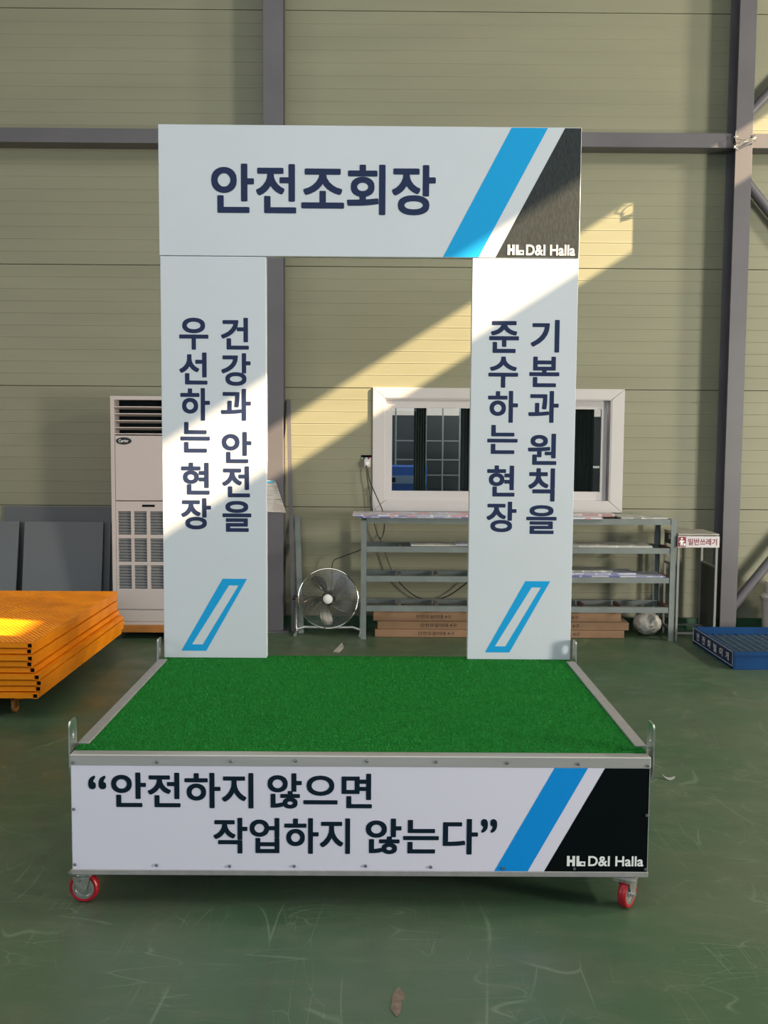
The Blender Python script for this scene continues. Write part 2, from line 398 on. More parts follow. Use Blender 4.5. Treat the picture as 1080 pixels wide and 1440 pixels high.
# loops of wire round the right column
g = G()
def loop(z0, dz, dip, ph):
    pts = []
    for k in range(26):
        a = 2 * PI * k / 26
        pts.append((2.945 + .088 * math.cos(a), 8.40 - .014 + .02 * math.sin(a) * (1 if math.sin(a) > 0 else 1.2), z0 + dz * math.sin(a + ph) + dip * math.cos(2 * a)))
    return pts
for a in ((4.085, .022, .006, .3), (4.05, .045, -.01, 1.3), (4.03, .03, .012, 2.4)): g.tube(loop(*a), .0035, 5, True)
g.tube([(2.87, 8.38, 4.05), (2.86, 8.36, 4.10), (2.865, 8.37, 4.13)], .0035, 5)
solo('wire_loop', g, M_zinc, (2.945, 8.39, 4.0), 'loops of thin wire tied round the right steel column at beam height', 'wire', smooth=True)

# ---- window
win = thing('window_1', (1.01, 8.62, 1.0), 'white framed wide window above the long rack', 'window')
win['kind'] = 'structure'
ox0, ox1, oz0, oz1 = -.062, 2.081, 1.005, 2.060
ix0, ix1, iz0, iz1 = .046, 1.970, 1.099, 1.969
y0, y1 = 8.616, 8.636
for poly in ([(ox0, oz0), (ox1, oz0), (ix1, iz0), (ix0, iz0)], [(ox0, oz1), (ix0, iz1), (ix1, iz1), (ox1, oz1)], [(ox0, oz0), (ix0, iz0), (ix0, iz1), (ox0, oz1)], [(ox1, oz0), (ox1, oz1), (ix1, iz1), (ix1, iz0)]):
    cx = sum(p[0] for p in poly) / 4; cz = sum(p[1] for p in poly) / 4
    g = G(); g.prism([(cx + (u - cx) * (1 - .0012 / max(.05, abs(u - cx))), cz + (v - cz) * (1 - .0012 / max(.05, abs(v - cz)))) for u, v in poly], 'y', y0, y1)
    bmesh.ops.bevel(g.b, geom=[e for e in g.b.edges if all(abs(v.co.y - y0) < 1e-5 for v in e.verts)], offset=.003, segments=1, affect='EDGES')
    ob('casing_board', g, M_pvc, win)
# inner reveal and two sashes
g = G(); g.box(ix0 - .02, ix0 + .006, 8.62, 8.76, iz0, iz1); g.box(ix1 - .006, ix1 + .02, 8.62, 8.76, iz0, iz1); g.box(ix0, ix1, 8.62, 8.76, iz0 - .02, iz0 + .006); g.box(ix0, ix1, 8.62, 8.76, iz1 - .006, iz1 + .02)
ob('reveal', g, M_pvc, win)
def sash(x0, x1, y, px0, px1):
    g = G(); z0, z1 = iz0 + .004, iz1 - .004; a, b = 1.182, 1.889
    outer = [(x0, z0), (x1, z0), (x1, z1), (x0, z1)]; inner = [(px0, a), (px1, a), (px1, b), (px0, b)]
    g.ring(outer, inner, 'y', y, y + .035); s = ob('sash', g, M_pvc, win)
    g = G(); g.box(px0 - .004, px1 + .004, y + .014, y + .020, a - .004, b + .004); ob('pane', g, M_glass, s)
sash(.052, 1.07, 8.640, .106, 1.02)
sash(1.03, 1.948, 8.678, 1.08, 1.899)
# the office seen through the window
R = (-.9, 3.6, 8.92, 11.4)
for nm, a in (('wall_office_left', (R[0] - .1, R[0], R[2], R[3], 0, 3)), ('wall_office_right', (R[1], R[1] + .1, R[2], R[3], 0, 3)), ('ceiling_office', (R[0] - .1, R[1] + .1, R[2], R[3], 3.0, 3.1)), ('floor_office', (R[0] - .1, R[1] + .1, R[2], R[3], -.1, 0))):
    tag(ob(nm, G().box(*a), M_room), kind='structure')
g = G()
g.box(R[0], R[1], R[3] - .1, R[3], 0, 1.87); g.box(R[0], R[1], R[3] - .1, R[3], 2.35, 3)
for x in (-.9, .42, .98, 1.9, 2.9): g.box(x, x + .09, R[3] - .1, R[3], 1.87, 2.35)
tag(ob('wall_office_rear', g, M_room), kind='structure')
M_lit = bpy.data.materials.new('lit_frosted_pane'); M_lit.use_nodes = True; _p = M_lit.node_tree.nodes['Principled BSDF']
_p.inputs['Base Color'].default_value = (.5, .45, .42, 1); _p.inputs['Emission Color'].default_value = (.78, .62, .55, 1); _p.inputs['Emission Strength'].default_value = .75
orr = bpy.data.objects['wall_office_rear']
for x0, x1 in ((-.81, .42), (.51, .98), (1.07, 1.9), (1.99, 2.9)):
    ob('window_pane', G().box(x0, x1, R[3] - .06, R[3] - .05, 1.87, 2.35), M_lit, orr)
# partition of pale bars in the office
t = thing('bar_partition', (.66, 10.5, 1.0), 'pale grid partition of thin bars standing inside the office window', 'partition')
for x in (.166, .478, .653, .83): g = G(); g.bevelbox(x - .008, x + .008, 10.49, 10.51, .0, 1.98, .002); ob('upright', g, M_bars, t)
for z in (1.24, 1.40, 1.596): g = G(); g.box(.16, .84, 10.493, 10.507, z - .006, z + .006); ob('crossbar', g, M_bars, t)
g = G(); g.box(.10, .86, 10.60, 10.612, .0, 1.86); ob('back_sheet', g, M_room, t)
t = thing('blue_cabinet', (.2, 10.2, 0), 'bright blue cabinet with pale band seen low through the window', 'cabinet')
g = G(); g.bevelbox(-.35, .47, 10.0, 10.35, 0, 1.35, .008); b = ob('body', g, M_cab, t)
g = G(); g.box(-.345, .465, 9.992, 10.0, 1.175, 1.255); ob('band', g, M_cabw, t)
g = G(); g.box(.115, .16, 9.988, 9.992, 1.19, 1.235); ob('plate', g, M_black2, t)
def drape(name, x0, x1, y, m, amp, per, label, z0=0.0, z1=2.1):
    g = G(); n = int((x1 - x0) / per * 8); prev = None
    for k in range(n + 1):
        x = x0 + (x1 - x0) * k / n; yy = y + amp * math.sin(2 * PI * (x - x0) / per) + .2 * amp * math.sin(17 * x)
        a = (g.b.verts.new((x, yy, z0)), g.b.verts.new((x, yy, z1)), g.b.verts.new((x, yy + .003, z1)), g.b.verts.new((x, yy + .003, z0)))
        if prev:
            for i in range(4): g.b.faces.new((prev[i], a[i], a[(i + 1) % 4], prev[(i + 1) % 4]))
        prev = a
    solo(name, g, m, (x0, y, z0), label, 'curtain', smooth=True)
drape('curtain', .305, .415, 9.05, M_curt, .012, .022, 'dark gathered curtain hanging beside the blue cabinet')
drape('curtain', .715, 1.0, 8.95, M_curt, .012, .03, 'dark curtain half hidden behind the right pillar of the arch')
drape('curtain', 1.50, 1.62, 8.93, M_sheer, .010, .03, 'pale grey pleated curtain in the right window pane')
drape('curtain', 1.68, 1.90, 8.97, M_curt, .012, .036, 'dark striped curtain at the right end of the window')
t = thing('desk', (1.9, 9.8, 0), 'pale topped desk dimly seen through the right window pane', 'desk')
g = G(); g.bevelbox(1.5, 2.6, 9.5, 10.1, 1.33, 1.36, .003); ob('desktop', g, M_bars, t)
for x in (1.55, 2.5): g = G(); g.box(x, x + .04, 9.55, 9.59, 0, 1.33); ob('leg', g, M_bars, t)

# ================================================================== MOBILE STAGE
SX0, SX1, SY0, SY1, ZT = -1.076, .958, 3.45, 5.02, .552
st = thing('mobile_stage', (-.06, 4.2, 0), 'low rolling platform with green turf top and lettered front board', 'platform')
g = G(); g.bevelbox(SX0, SX1, SY0, SY0 + .05, .512, ZT, .003); ob('front_edge_bar', g, M_alu, st)
g = G(); g.box(SX0, SX0 + .03, SY0 + .05, SY1, .50, ZT - .004); ob('side_rail', g, M_alu, st)
g = G(); g.box(SX1 - .03, SX1, SY0 + .05, SY1, .50, ZT - .004); ob('side_rail', g, M_alu, st)
g = G(); g.box(SX0, SX1, SY1 - .03, SY1, .14, ZT - .004); ob('rear_rail', g, M_alu, st)
g = G(); g.box(SX0 + .03, SX1 - .03, SY0 + .05, SY1 - .03, .525, .545); ob('deck_board', g, M_greyboard, st)
for x in (SX0, SX1 - .04):
    for y in (SY0 + .012, SY1 - .04):
        g = G(); g.box(x, x + .04, y, y + .04, .14, .511 if y < 4 else .50); ob('corner_post', g, M_alu, st)
g = G(); g.bevelbox(SX0, SX1, SY0 - .001, SY0 + .04, .119, .139, .002); ob('bottom_rail', g, M_alu_flat, st)
for x in (SX0, SX1 - .03): g = G(); g.box(x, x + .03, SY0 + .05, SY1, .119, .139); ob('bottom_side_rail', g, M_alu_flat, st)
for x0, x1 in ((SX0 + .003, SX0 + .008), (SX1 - .008, SX1 - .003)):
    g = G(); g.box(x0, x1, SY0 + .06, SY1 - .04, .139, .50); ob('side_sheet', g, M_greyboard, st)
g = G(); g.box(SX0 + .006, SX1 - .006, SY0 + .05, SY1 - .005, .545, .556)
ob('turf_mat', g, M_turf, st, label='bright green artificial turf')
# pile of the turf: short blades
tv, tf = [], []
rr = random.Random(3)
for k in range(42000):
    x = rr.uniform(SX0 + .008, SX1 - .008); y = rr.uniform(SY0 + .052, 4.985); a = rr.uniform(0, PI); h = rr.uniform(.004, .009); q = .0022
    if y > 4.94 and (x < -.54 or x > .43): continue
    if (x < SX0 + .042 or x > SX1 - .042) and 3.553 < y < 4.897: continue
    dx, dy = math.cos(a) * q, math.sin(a) * q; n = len(tv)
    tv += [(x - dx, y - dy, .555), (x + dx, y + dy, .555), (x + rr.uniform(-.004, .004), y + rr.uniform(-.004, .004), .556 + h)]; tf.append((n, n + 1, n + 2))
me = bpy.data.meshes.new('turf_pile'); me.from_pydata([Vector(v) - st.location for v in tv], [], tf)
M_pile = mat('turf_fibre', (.018, .23, .036), .8, var=.4, vscale=220, spec=.15)
ob('turf_pile', me, M_pile, st, kind='stuff')
for x0, x1 in ((SX0 - .002, SX0 + .040), (SX1 - .032, SX1 + .010)):
    g = G(); g.bevelbox(x0, x1, 3.555, 4.893, .555, .563, .002); ob('edge_trim', g, M_alu_flat, st)
# front board
fb = ob('front_board', G().box(SX0 + .005, SX1 - .004, SY0 + .002, SY0 + .012, .138, .513), M_stagew, st, label='white printed sign board')
yF = SY0 + .0014; so = st.location
def zz(p): return [(x, z + .05) for x, z in p]
ob('stripe', flat_poly([zz([(.620, .4625), (.737, .4625), (.532, .0885), (.414, .0885)])], yF, so), M_blue2, fb, label='blue slanted stripe')
ob('corner_wedge', flat_poly([zz([(.797, .4625), (.9535, .4625), (.9535, .0885), (.590, .0885)])], yF, so), M_black2, fb, label='black slanted wedge')
its = [('“', -1.012, -.949, .428, .477, .018), ('안전하지', -.932, -.434, .362, .489, .022), ('않으면', -.385, -.019, .362, .489, .022), ('작업하지', -.575, -.095, .199, .328, .022), ('않는다', -.040, .355, .199, .328, .022), ('”', .365, .422, .278, .328, .018)]
ob('lettering', letter_mesh(its, Vector((0, yF - .0004, 0)), org=so), M_navyd, fb)
ob('logo_lettering', letter_mesh([('D&I Halla', .745, .940, .159, .196, .022)], Vector((0, yF - .0010, 0)), org=so), M_lwhite, fb)
ob('logo_mark', flat_poly(hl_rects(.670, .735, .159, .196), yF - .0012, so), M_lwhite, fb)
for x, z in ((-1.062, .524), (-.77, .527), (-.512, .531), (-.286, .534), (-.037, .534), (.204, .533), (.453, .530), (.702, .528), (.946, .523), (-1.064, .356), (-1.063, .156), (-.776, .155), (-.519, .153), (-.291, .154), (-.04, .156), (.19, .153), (.446, .150), (.697, .149), (.948, .148), (.947, .344)):
    g = G(); g.lathe([(0, 0), (.0058, 0), (.0058, .0015), (.0042, .0045), (.0015, .005), (.0013, .0035), (0, .0035)], 12, Matrix.Translation((x, SY0 + (.0 if z > .5 else .001), z)) @ Matrix.Rotation(PI / 2, 4, 'X'))
    ob('screw', g, M_screw, st, True)
# lifting lugs: slotted plates on the corners
def lug(xs, ya, yb):
    t = .006; n = 48; cy, cz = (ya + yb) / 2, .618; hw = (yb - ya) / 2
    outer = []; inner = []
    for k in range(n):
        a = 2 * PI * (k + .5) / n; c, s = math.cos(a), math.sin(a)
        r = min(hw / max(abs(c), 1e-6), ((.660 - cz) if s > 0 else (cz - .46)) / max(abs(s), 1e-6))
        if s > 0: r = min(r, (hw + (.660 - cz) - .012) / (abs(c) + s))      # cut corners
        outer.append((cy + r * c, cz + r * s)); inner.append((cy + .011 * c, cz - .004 + .024 * s))
    g = G(); g.ring(outer, inner, 'x', xs - t / 2, xs + t / 2)
    ob('lifting_lug', g, M_zinc, st)
for xs in (SX0 - .006, SX1 + .014):
    lug(xs, 3.472, 3.552); lug(xs, 4.885, 4.965)
# casters
def caster(x, y, yaw):
    R = Matrix.Translation((x, y, 0)) @ Matrix.Rotation(yaw, 4, 'Z'); r = .054
    g = G()
    # swivel head, plate and fork; wheel axis along local Y
    g.box(-.045, .045, -.035, .035, .112, .119, R); g.lathe([(0, .100), (.030, .100), (.034, .106), (.030, .112), (0, .112)], 20, R)
    for s in (-1, 1):
        pl = [(-.034, .100), (.030, .100), (.012, .046), (-.006, .040), (-.016, .050), (-.034, .085)]
        h = G(); h.prism([(u, v) for u, v in pl], 'y', s * .021 - .0015, s * .021 + .0015)
        for v in h.b.verts: v.co = R @ v.co
        me = bpy.data.meshes.new('t'); h.b.to_mesh(me); h.b.free(); g.b.from_mesh(me); bpy.data.meshes.remove(me)
    g.box(-.034, .030, -.0225, .0225, .0975, .1015, R)
    c = ob('caster', g, M_zinc, st, True)
    W = R @ Matrix.Translation((0, 0, r)) @ Matrix.Rotation(PI / 2, 4, 'X')
    g = G(); g.lathe([(.040, -.014), (.048, -.015), (.0525, -.011), (r, -.004), (r, .004), (.0525, .011), (.048, .015), (.040, .014), (.040, -.014)], 40, W); ob('tyre', g, M_red, c, True)
    g = G(); g.lathe([(0, -.013), (.010, -.013), (.011, -.009), (.030, -.009), (.032, -.014), (.0405, -.014), (.0405, .014), (.032, .014), (.030, .009), (.011, .009), (.010, .013), (0, .013)], 32, W); ob('wheel_hub', g, M_zinc, c, True)
    g = G(); g.lathe([(0, -.027), (.006, -.027), (.006, .027), (0, .027)], 8, W); g.lathe([(0, -.030), (.009, -.030), (.009, -.024), (0, -.024)], 6, W); g.lathe([(0, .030), (.009, .030), (.009, .024), (0, .024)], 6, W)
    ob('axle_bolt', g, M_zinc, c)
    g = G(); g.box(-.006, .006, -.052, -.0226, .084, .092, R); ob('brake_pin', g, M_zinc, c)
caster(-1.045, 3.500, math.radians(-6)); caster(.892, 3.445 + .03, math.radians(-128)); caster(-1.02, 4.93, .3); caster(.90, 4.93, -.5)

# ================================================================== SIGN ARCH
ar = thing('sign_arch', (-.053, 4.97, .557), 'tall white sign arch with blue and black slants standing on the turf platform', 'arch')
ao = ar.location; AY = 4.95; sc_ = 4.95 / 4.93
def X(v): return v * sc_
def Z(v): return 1.68 + (v - 1.68) * sc_
# header
hp = ob('header_panel', G().bevelbox(X(-1.0625), X(.9525), AY, AY + .05, Z(2.5195), Z(3.132), .0015), M_white, ar)
yA = AY - .0006
def xz(p): return [(X(a), Z(b)) for a, b in p]
ob('stripe', flat_poly([xz([(.618, 3.129), (.791, 3.129), (.469, 2.5215), (.298, 2.5215)])], yA, ao), M_blue, hp, label='blue slanted stripe')
ob('corner_wedge', flat_poly([xz([(.873, 3.129), (.9505, 3.129), (.9505, 2.5215), (.551, 2.5215)])], yA, ao), M_black, hp, label='black slanted wedge')
ob('lettering', letter_mesh([('안전조회장', X(-.812), X(.260), Z(2.716), Z(2.952), .024)], Vector((0, yA - .0006, 0)), org=ao), M_navy, hp)
ob('logo_lettering', letter_mesh([('D&I Halla', X(.697), X(.932), Z(2.532), Z(2.583), .022)], Vector((0, yA - .0012, 0)), org=ao), M_lwhite, hp)
ob('logo_mark', flat_poly([xz(r) for r in hl_rects(.608, .686, 2.534, 2.582)], yA - .0014, ao), M_lwhite, hp)
# pillars
def pillar(x0, x1, gl, outer, inner, ybase):
    p = ob('pillar_panel', G().bevelbox(X(x0), X(x1), ybase, ybase + .05, .5575, Z(2.5165), .0015), M_white, ar)
    y = ybase - .0006
    ob('lettering', letter_mesh([(c, X(a), X(b), Z(d), Z(e), .024) for c, a, b, d, e in gl], Vector((0, y, 0)), org=ao), M_navy, p)
    g = G(); g.ring(xz(outer), xz(inner), 'y', y, y + .0005); ob('slash_mark', g, M_blue, p, label='blue slanted hollow bar')
pillar(-1.059, -.552, [('우', -.971, -.830, 2.072, 2.225), ('선', -.972, -.836, 1.905, 2.059), ('하', -.968, -.825, 1.731, 1.888), ('는', -.969, -.826, 1.576, 1.724), ('현', -.967, -.829, 1.371, 1.527), ('장', -.968, -.823, 1.200, 1.354),
    ('건', -.769, -.635, 2.074, 2.226), ('강', -.769, -.627, 1.900, 2.057), ('과', -.771, -.626, 1.732, 1.886), ('안', -.768, -.624, 1.526, 1.678), ('전', -.767, -.632, 1.359, 1.511), ('을', -.767, -.626, 1.189, 1.341)],
    [(-.768, .957), (-.648, .957), (-.851, .597), (-.974, .597)], [(-.737, .924), (-.690, .924), (-.868, .629), (-.921, .629)], AY)
pillar(.441, .951, [('준', .526, .670, 2.067, 2.220), ('수', .525, .669, 1.900, 2.050), ('하', .525, .671, 1.731, 1.885), ('는', .524, .672, 1.579, 1.720), ('현', .526, .661, 1.371, 1.523), ('장', .526, .673, 1.196, 1.346),
    ('기', .727, .866, 2.071, 2.227), ('본', .723, .869, 1.904, 2.051), ('과', .722, .869, 1.732, 1.886), ('원', .723, .863, 1.527, 1.679), ('칙', .728, .858, 1.348, 1.511), ('을', .721, .870, 1.188, 1.330)],
    [(.722, .954), (.845, .954), (.649, .597), (.528, .597)], [(.754, .923), (.800, .923), (.629, .628), (.577, .628)], AY)

# ================================================================== AIR CONDITIONER
t = thing('timber_base', (-1.85, 8.3, 0), 'orange brown timber base under the tall air conditioner', 'pallet')
for y in (8.06, 8.26, 8.46): g = G(); g.bevelbox(-2.19, -1.52, y, y + .09, 0.055, .112, .003); ob('plank', g, M_pallet, t)
for x in (-2.17, -1.62): g = G(); g.box(x, x + .08, 8.05, 8.56, 0, .055); ob('bearer', g, M_rubber, t)
ac = thing('air_conditioner', (-1.84, 8.3, .112), 'tall cream floor standing air conditioner beside the left arch pillar', 'air conditioner')
ax0, ax1, ay = -2.150, -1.560, 8.10
g = G()
g.box(ax0, ax0 + .03, ay, 8.5, .112, 1.955); g.box(ax1 - .03, ax1, ay, 8.5, .112, 1.955); g.box(ax0 + .03, ax1 - .03, 8.46, 8.5, .112, 1.955)
g.box(ax0 + .03, ax1 - .03, ay, 8.46, 1.925, 1.955); g.box(ax0 + .03, ax1 - .03, ay, 8.46, .112, .135)
ob('case', g, M_acbody, ac)
g = G(); g.bevelbox(ax0 + .032, ax1 - .032, ay + .004, ay + .03, 1.12, 1.640, .003); ob('upper_panel', g, M_acbody, ac)
g = G(); g.box(ax0 + .03, ax1 - .03, ay + .16, ay + .18, 1.64, 1.925); ob('outlet_shade_sheet', g, M_acdark, ac)  # dark sheet behind the slats, painted as the shade of the outlet
for k, z in enumerate((1.870, 1.815, 1.760, 1.705, 1.655)):
    g = G(); g.box(ax0 + .03, ax1 - .03, 0, .07, -.0035, .0035, Matrix.Translation((0, ay + .004, z)) @ Matrix.Rotation(math.radians(-14), 4, 'X')); ob('outlet_slat', g, M_acbody, ac)
# lower door with nine louvred openings
cols = [(-2.100, -1.997), (-1.972, -1.870), (-1.843, -1.741), ]; cols = [(-2.100, -1.997), (-1.973, -1.871), (-1.843, -1.740)]
cols.append((-1.712, -1.610)); rows = [(.405, .597), (.625, .815), (.845, 1.034)]
g = G(); dx0, dx1, dz0, dz1 = ax0 + .032, ax1 - .032, .238, 1.114
xs = [dx0] + [v for c in cols for v in c] + [dx1]; zs_ = [dz0] + [v for r in rows for v in r] + [dz1]
for i in range(0, len(xs), 2): g.box(xs[i], xs[i + 1], ay + .004, ay + .03, dz0, dz1)
for c in cols:
    for j in range(0, len(zs_), 2): g.box(c[0], c[1], ay + .0041, ay + .03, zs_[j], zs_[j + 1])
door = ob('lower_door', g, M_acbody, ac)
g = G(); g.box(-1.905, -1.805, ay + .001, ay + .006, 1.070, 1.088); ob('handle_slot', g, M_acdark, door)  # dark strip painted as the slot's shade, no recess is cut
for c in cols:
    for r in rows:
        g = G(); g.box(c[0], c[1], ay + .028, ay + .03, r[0], r[1])
        for k in range(8):
            z = r[0] + (k + .5) * (r[1] - r[0]) / 8; g.box(c[0], c[1], 0, .022, -.0015, .0015, Matrix.Translation((0, ay + .008, z)) @ Matrix.Rotation(math.radians(-32), 4, 'X'))
        ob('louvre_grille', g, M_acgrey, door)
g = G(); g.bevelbox(ax0 + .032, ax1 - .032, ay + .004, ay + .03, .137, .232, .002); ob('kick_panel', g, M_acbody, ac)
g = G(); g.lathe([(0, 0), (.062, 0), (.062, .004), (.056, .006), (0, .006)], 28, Matrix.Translation((-2.046, ay + .004, 1.598)) @ Matrix.Diagonal((1, 1, .46, 1)) @ Matrix.Rotation(PI / 2, 4, 'X'))
bd = ob('badge', g, M_black, ac, label='dark oval badge')
ob('badge_lettering', letter_mesh([('Carrier', -2.086, -2.008, 1.587, 1.611, .02)], Vector((0, ay - .0025, 0)), org=ac.location), M_lwhite, bd)

# ================================================================== GREY BOARDS leaning on the wall
def lean_board(x0, x1, zt, ytop, ybot, m, label, th=.012):
    g = G(); d = Vector((0, ytop - ybot, zt)); n = Vector((0, -d.z, d.y)).normalized() * th
    g.prism([(ybot, 0), (ytop, zt), (ytop + n.y, zt + n.z), (ybot + n.y, n.z if n.z > 0 else 0)], 'x', x0, x1)
    solo('leaning_board', g, m, ((x0 + x1) / 2, ybot, 0), label, 'board', 'grey boards leaning on the back wall')
lean_board(-3.20, -2.22, 1.03, 8.62, 8.56, M_greyboard2, 'widest grey board, hindmost of those left of the air conditioner')
lean_board(-3.4, -3.05, .905, 8.55, 8.36, M_greyboard, 'grey board cut by the left edge of the view')
lean_board(-2.75, -2.285, .90, 8.58, 8.47, M_greyboard2, 'narrow grey board peeping out right of the front board')
lean_board(-3.00, -2.335, .905, 8.54, 8.38, M_greyboard, 'front grey board directly behind the orange stack')
# metal strips leaning beside the middle column
def strip(a, b, wd, label, m):
    g = G(); g.beam(a, b, wd, .02, up=(0, -1, 0)); solo('leaning_strip', g, m, a, label, 'metal strip', 'metal strips leaning beside the middle column')
strip((-.715, 8.42, 0.002), (-.775, 8.61, 1.95), .035, 'long slim grey strip leaning against the middle column', M_steel)
strip((-.645, 8.33, 0.002), (-.70, 8.60, .96), .045, 'short slim grey strip leaning right of the long strip', M_rack)

# paper notice on the column
g = G(); nx, nz = 10, 10; grid = []
for i in range(nx + 1):
    row = []
    for j in range(nz + 1):
        u, v = i / nx, j / nz
        x = -.955 + u * (.095 + .085 * (1 - v)); z = 1.015 + v * .265 - .01 * u
        y = 8.392 - .03 * max(0, u - .55) ** 1.4 - .02 * max(0, u - .6) * v
        row.append(g.b.verts.new((x, y, z)))
    grid.append(row)
for i in range(nx):
    for j in range(nz): g.b.faces.new((grid[i][j], grid[i + 1][j], grid[i + 1][j + 1], grid[i][j + 1]))
t = thing('paper_notice', (-.88, 8.38, 1.0), 'curled printed paper notice on the middle column beside the left arch pillar', 'notice')
ob('sheet', g, M_paperprint, t, True)
g = G(); g.box(-.95, -.862, 8.384, 8.386, 1.258, 1.270); ob('heading', g, M_blue, t, label='blue heading bar')

# ================================================================== ORANGE SCAFFOLD DECKS
rx = [-1.966, -1.955, -1.947, -1.955, -1.986, -2.0, -1.992, -2.003, -1.995]
dk0 = None; pitch = .0367; zb = .13
def make_deck():
    t = thing('scaffold_deck', (0, 0, 0), 'x', 'scaffold deck', 'stack of orange steel scaffold decks')
    for x in (-.03, -1.0):     # hollow side rails, open end to the camera
        g = G(); o = [(x, .002), (x + .03, .002), (x + .03, .031), (x, .031)]; i = [(x + .0025, .0045), (x + .0275, .0045), (x + .0275, .0285), (x + .0025, .0285)]
        g.ring(o, i, 'y', 0, 1.9); r = ob('side_rail', g, M_orange, t)
        g = G(); g.box(x + .0025, x + .0275, .012, .016, .0045, .0285); ob('rail_end_shade', g, M_black2, r, label='black square painted as shade in the open tube end')  # black sheet stands for the shade inside the hollow rail
    for y in (.001, 1.86): g = G(); g.bevelbox(-.97, -.0302, y, y + .03, .003, .030, .001); ob('end_rail', g, M_orange, t)
    g = G(); g.box(-1.0, 0, .004, 1.896, .0312, .0335); ob('tread_plate', g, M_orange2, t)
    return t
for k in range(9):
    if k == 0: d = dk0 = make_deck()
    else: d = copy_tree(dk0)
    d.location = (rx[k], 5.74 + .01 * ((k * 5) % 3), zb + k * pitch)
    d['label'] = ('orange scaffold deck at the very bottom of the stack', 'orange scaffold deck second from the bottom of the stack', 'orange scaffold deck third from the bottom, jutting out furthest', 'orange scaffold deck fourth from the bottom of the stack',
        'orange scaffold deck in the middle of the stack of nine', 'orange scaffold deck fourth from the top of the stack', 'orange scaffold deck third from the top of the stack', 'orange scaffold deck second from the top of the stack', 'topmost orange scaffold deck with its raised tread pattern showing')[k]
top = d
tv, tf = [], []
for i in range(34):
    for j in range(88):
        x = -.985 + i * .029 + (.0145 if j % 2 else 0); y = .02 + j * .0213
        n = len(tv); a = .011; b = .0045; h = .0035
        tv += [(x - a, y, 0), (x, y - b, 0), (x + a, y, 0), (x, y + b, 0), (x - a * .35, y, h), (x + a * .35, y, h)]
        tf += [(n, n + 1, n + 4), (n + 1, n + 5, n + 4), (n + 1, n + 2, n + 5), (n + 2, n + 3, n + 5), (n + 3, n + 4, n + 5), (n + 3, n, n + 4)]
me = bpy.data.meshes.new('tread_ridges'); me.from_pydata([(a, b, c + .0335) for a, b, c in tv], [], tf)
me.materials.append(M_orange2); o = bpy.data.objects.new('tread_ridges', me); C.objects.link(o); o.parent = top; o['kind'] = 'stuff'
# dolly under the stack
t = thing('dolly', (-2.45, 6.6, 0), 'low orange dolly on small wheels carrying the stack of decks', 'dolly')
for x in (-2.9, -2.14): g = G(); g.bevelbox(x, x + .05, 5.85, 7.55, .098, .1305, .002); ob('rail', g, M_orange, t)
for y in (5.9, 7.45): g = G(); g.bevelbox(-2.85, -2.14, y, y + .05, .098, .1300, .002); ob('cross_rail', g, M_orange, t)
for x in (-2.87, -2.165):
    for y in (5.93, 7.4):
        g = G(); g.box(x - .03, x + .03, y - .03, y + .03, .092, .098)
        for s in (-.018, .018): g.box(x + s - .002, x + s + .002, y - .015, y + .015, .038, .093)
        c = ob('caster', g, M_pallet, t)
        g = G(); g.lathe([(0, -.014), (.012, -.015), (.036, -.012), (.042, -.006), (.042, .006), (.036, .012), (.012, .015), (0, .014)], 24, Matrix.Translation((x, y, .042)) @ Matrix.Rotation(PI / 2, 4, 'Y')); ob('wheel', g, M_pallet, c, True)

# ================================================================== FAN
fx, fy, fz, fr = -.418, 8.30, .302, .247
fan = thing('floor_fan', (fx, 8.33, 0), 'round chrome wire guarded floor fan by the left end of the rack', 'fan')
F = Matrix.Translation((fx, fy, fz)) @ Matrix.Rotation(math.radians(-6), 4, 'X')
def Pf(r, a, d): return F @ Vector((r * math.cos(a), d, r * math.sin(a)))
def dome(r, sgn): return sgn * (.075 * math.sqrt(max(0, 1 - (r / fr) ** 2.4)) + .004)
for nm, sgn in (('front_guard', -1), ('rear_guard', 1)):
    g = G()
    for k in range(1, 19):
        r = fr * (.17 + .83 * k / 19); g.tube([Pf(r, 2 * PI * i / 40, dome(r, sgn)) for i in range(40)], .0009, 3, True)
    for k in range(20):
        a = 2 * PI * k / 20; g.tube([Pf(fr * q, a + .55 * q * (1 if sgn < 0 else -1), dome(fr * q, sgn)) for q in (.16, .35, .55, .75, .9, 1.0)], .0014, 4)
    ob(nm, g, M_chrome, fan, True)
g = G(); g.tube([Pf(fr, 2 * PI * i / 56, 0) for i in range(56)], .0055, 8, True); ob('guard_rim', g, M_chrome, fan, True)
g = G(); g.lathe([(0, .016), (.022, .014), (.036, .006), (.040, 0), (0, 0)], 28, F @ Matrix.Translation((0, -.080, 0)) @ Matrix.Rotation(PI / 2, 4, 'X')); ob('centre_badge', g, M_lwhite, fan, True)
for k in range(5):
    a0 = 2 * PI * k / 5 + .6; g = G(); rws = []
    for i in range(9):
        q = i / 8; r = .035 + q * .185; wdt = .20 + .26 * math.sin(PI * min(1, q * .85 + .12)); row = []
        for j in range(7):
            s = j / 6 - .5; a = a0 + .35 * q + s * 2 * wdt * (.75 if q < .9 else .62); row.append(g.b.verts.new(Pf(r, a, -.012 + s * .055)))
        rws.append(row)
    for i in range(8):
        for j in range(6): g.b.faces.new((rws[i][j], rws[i + 1][j], rws[i + 1][j + 1], rws[i][j + 1]))
    bmesh.ops.solidify(g.b, geom=g.b.faces[:], thickness=.0012); ob('blade', g, M_blade, fan, True)
g = G(); g.lathe([(0, -.035), (.038, -.03), (.040, 0), (.060, .02), (.062, .09), (.045, .11), (0, .112)], 28, F @ Matrix.Rotation(-PI / 2, 4, 'X')); ob('motor', g, M_rubber, fan, True)
g = G()
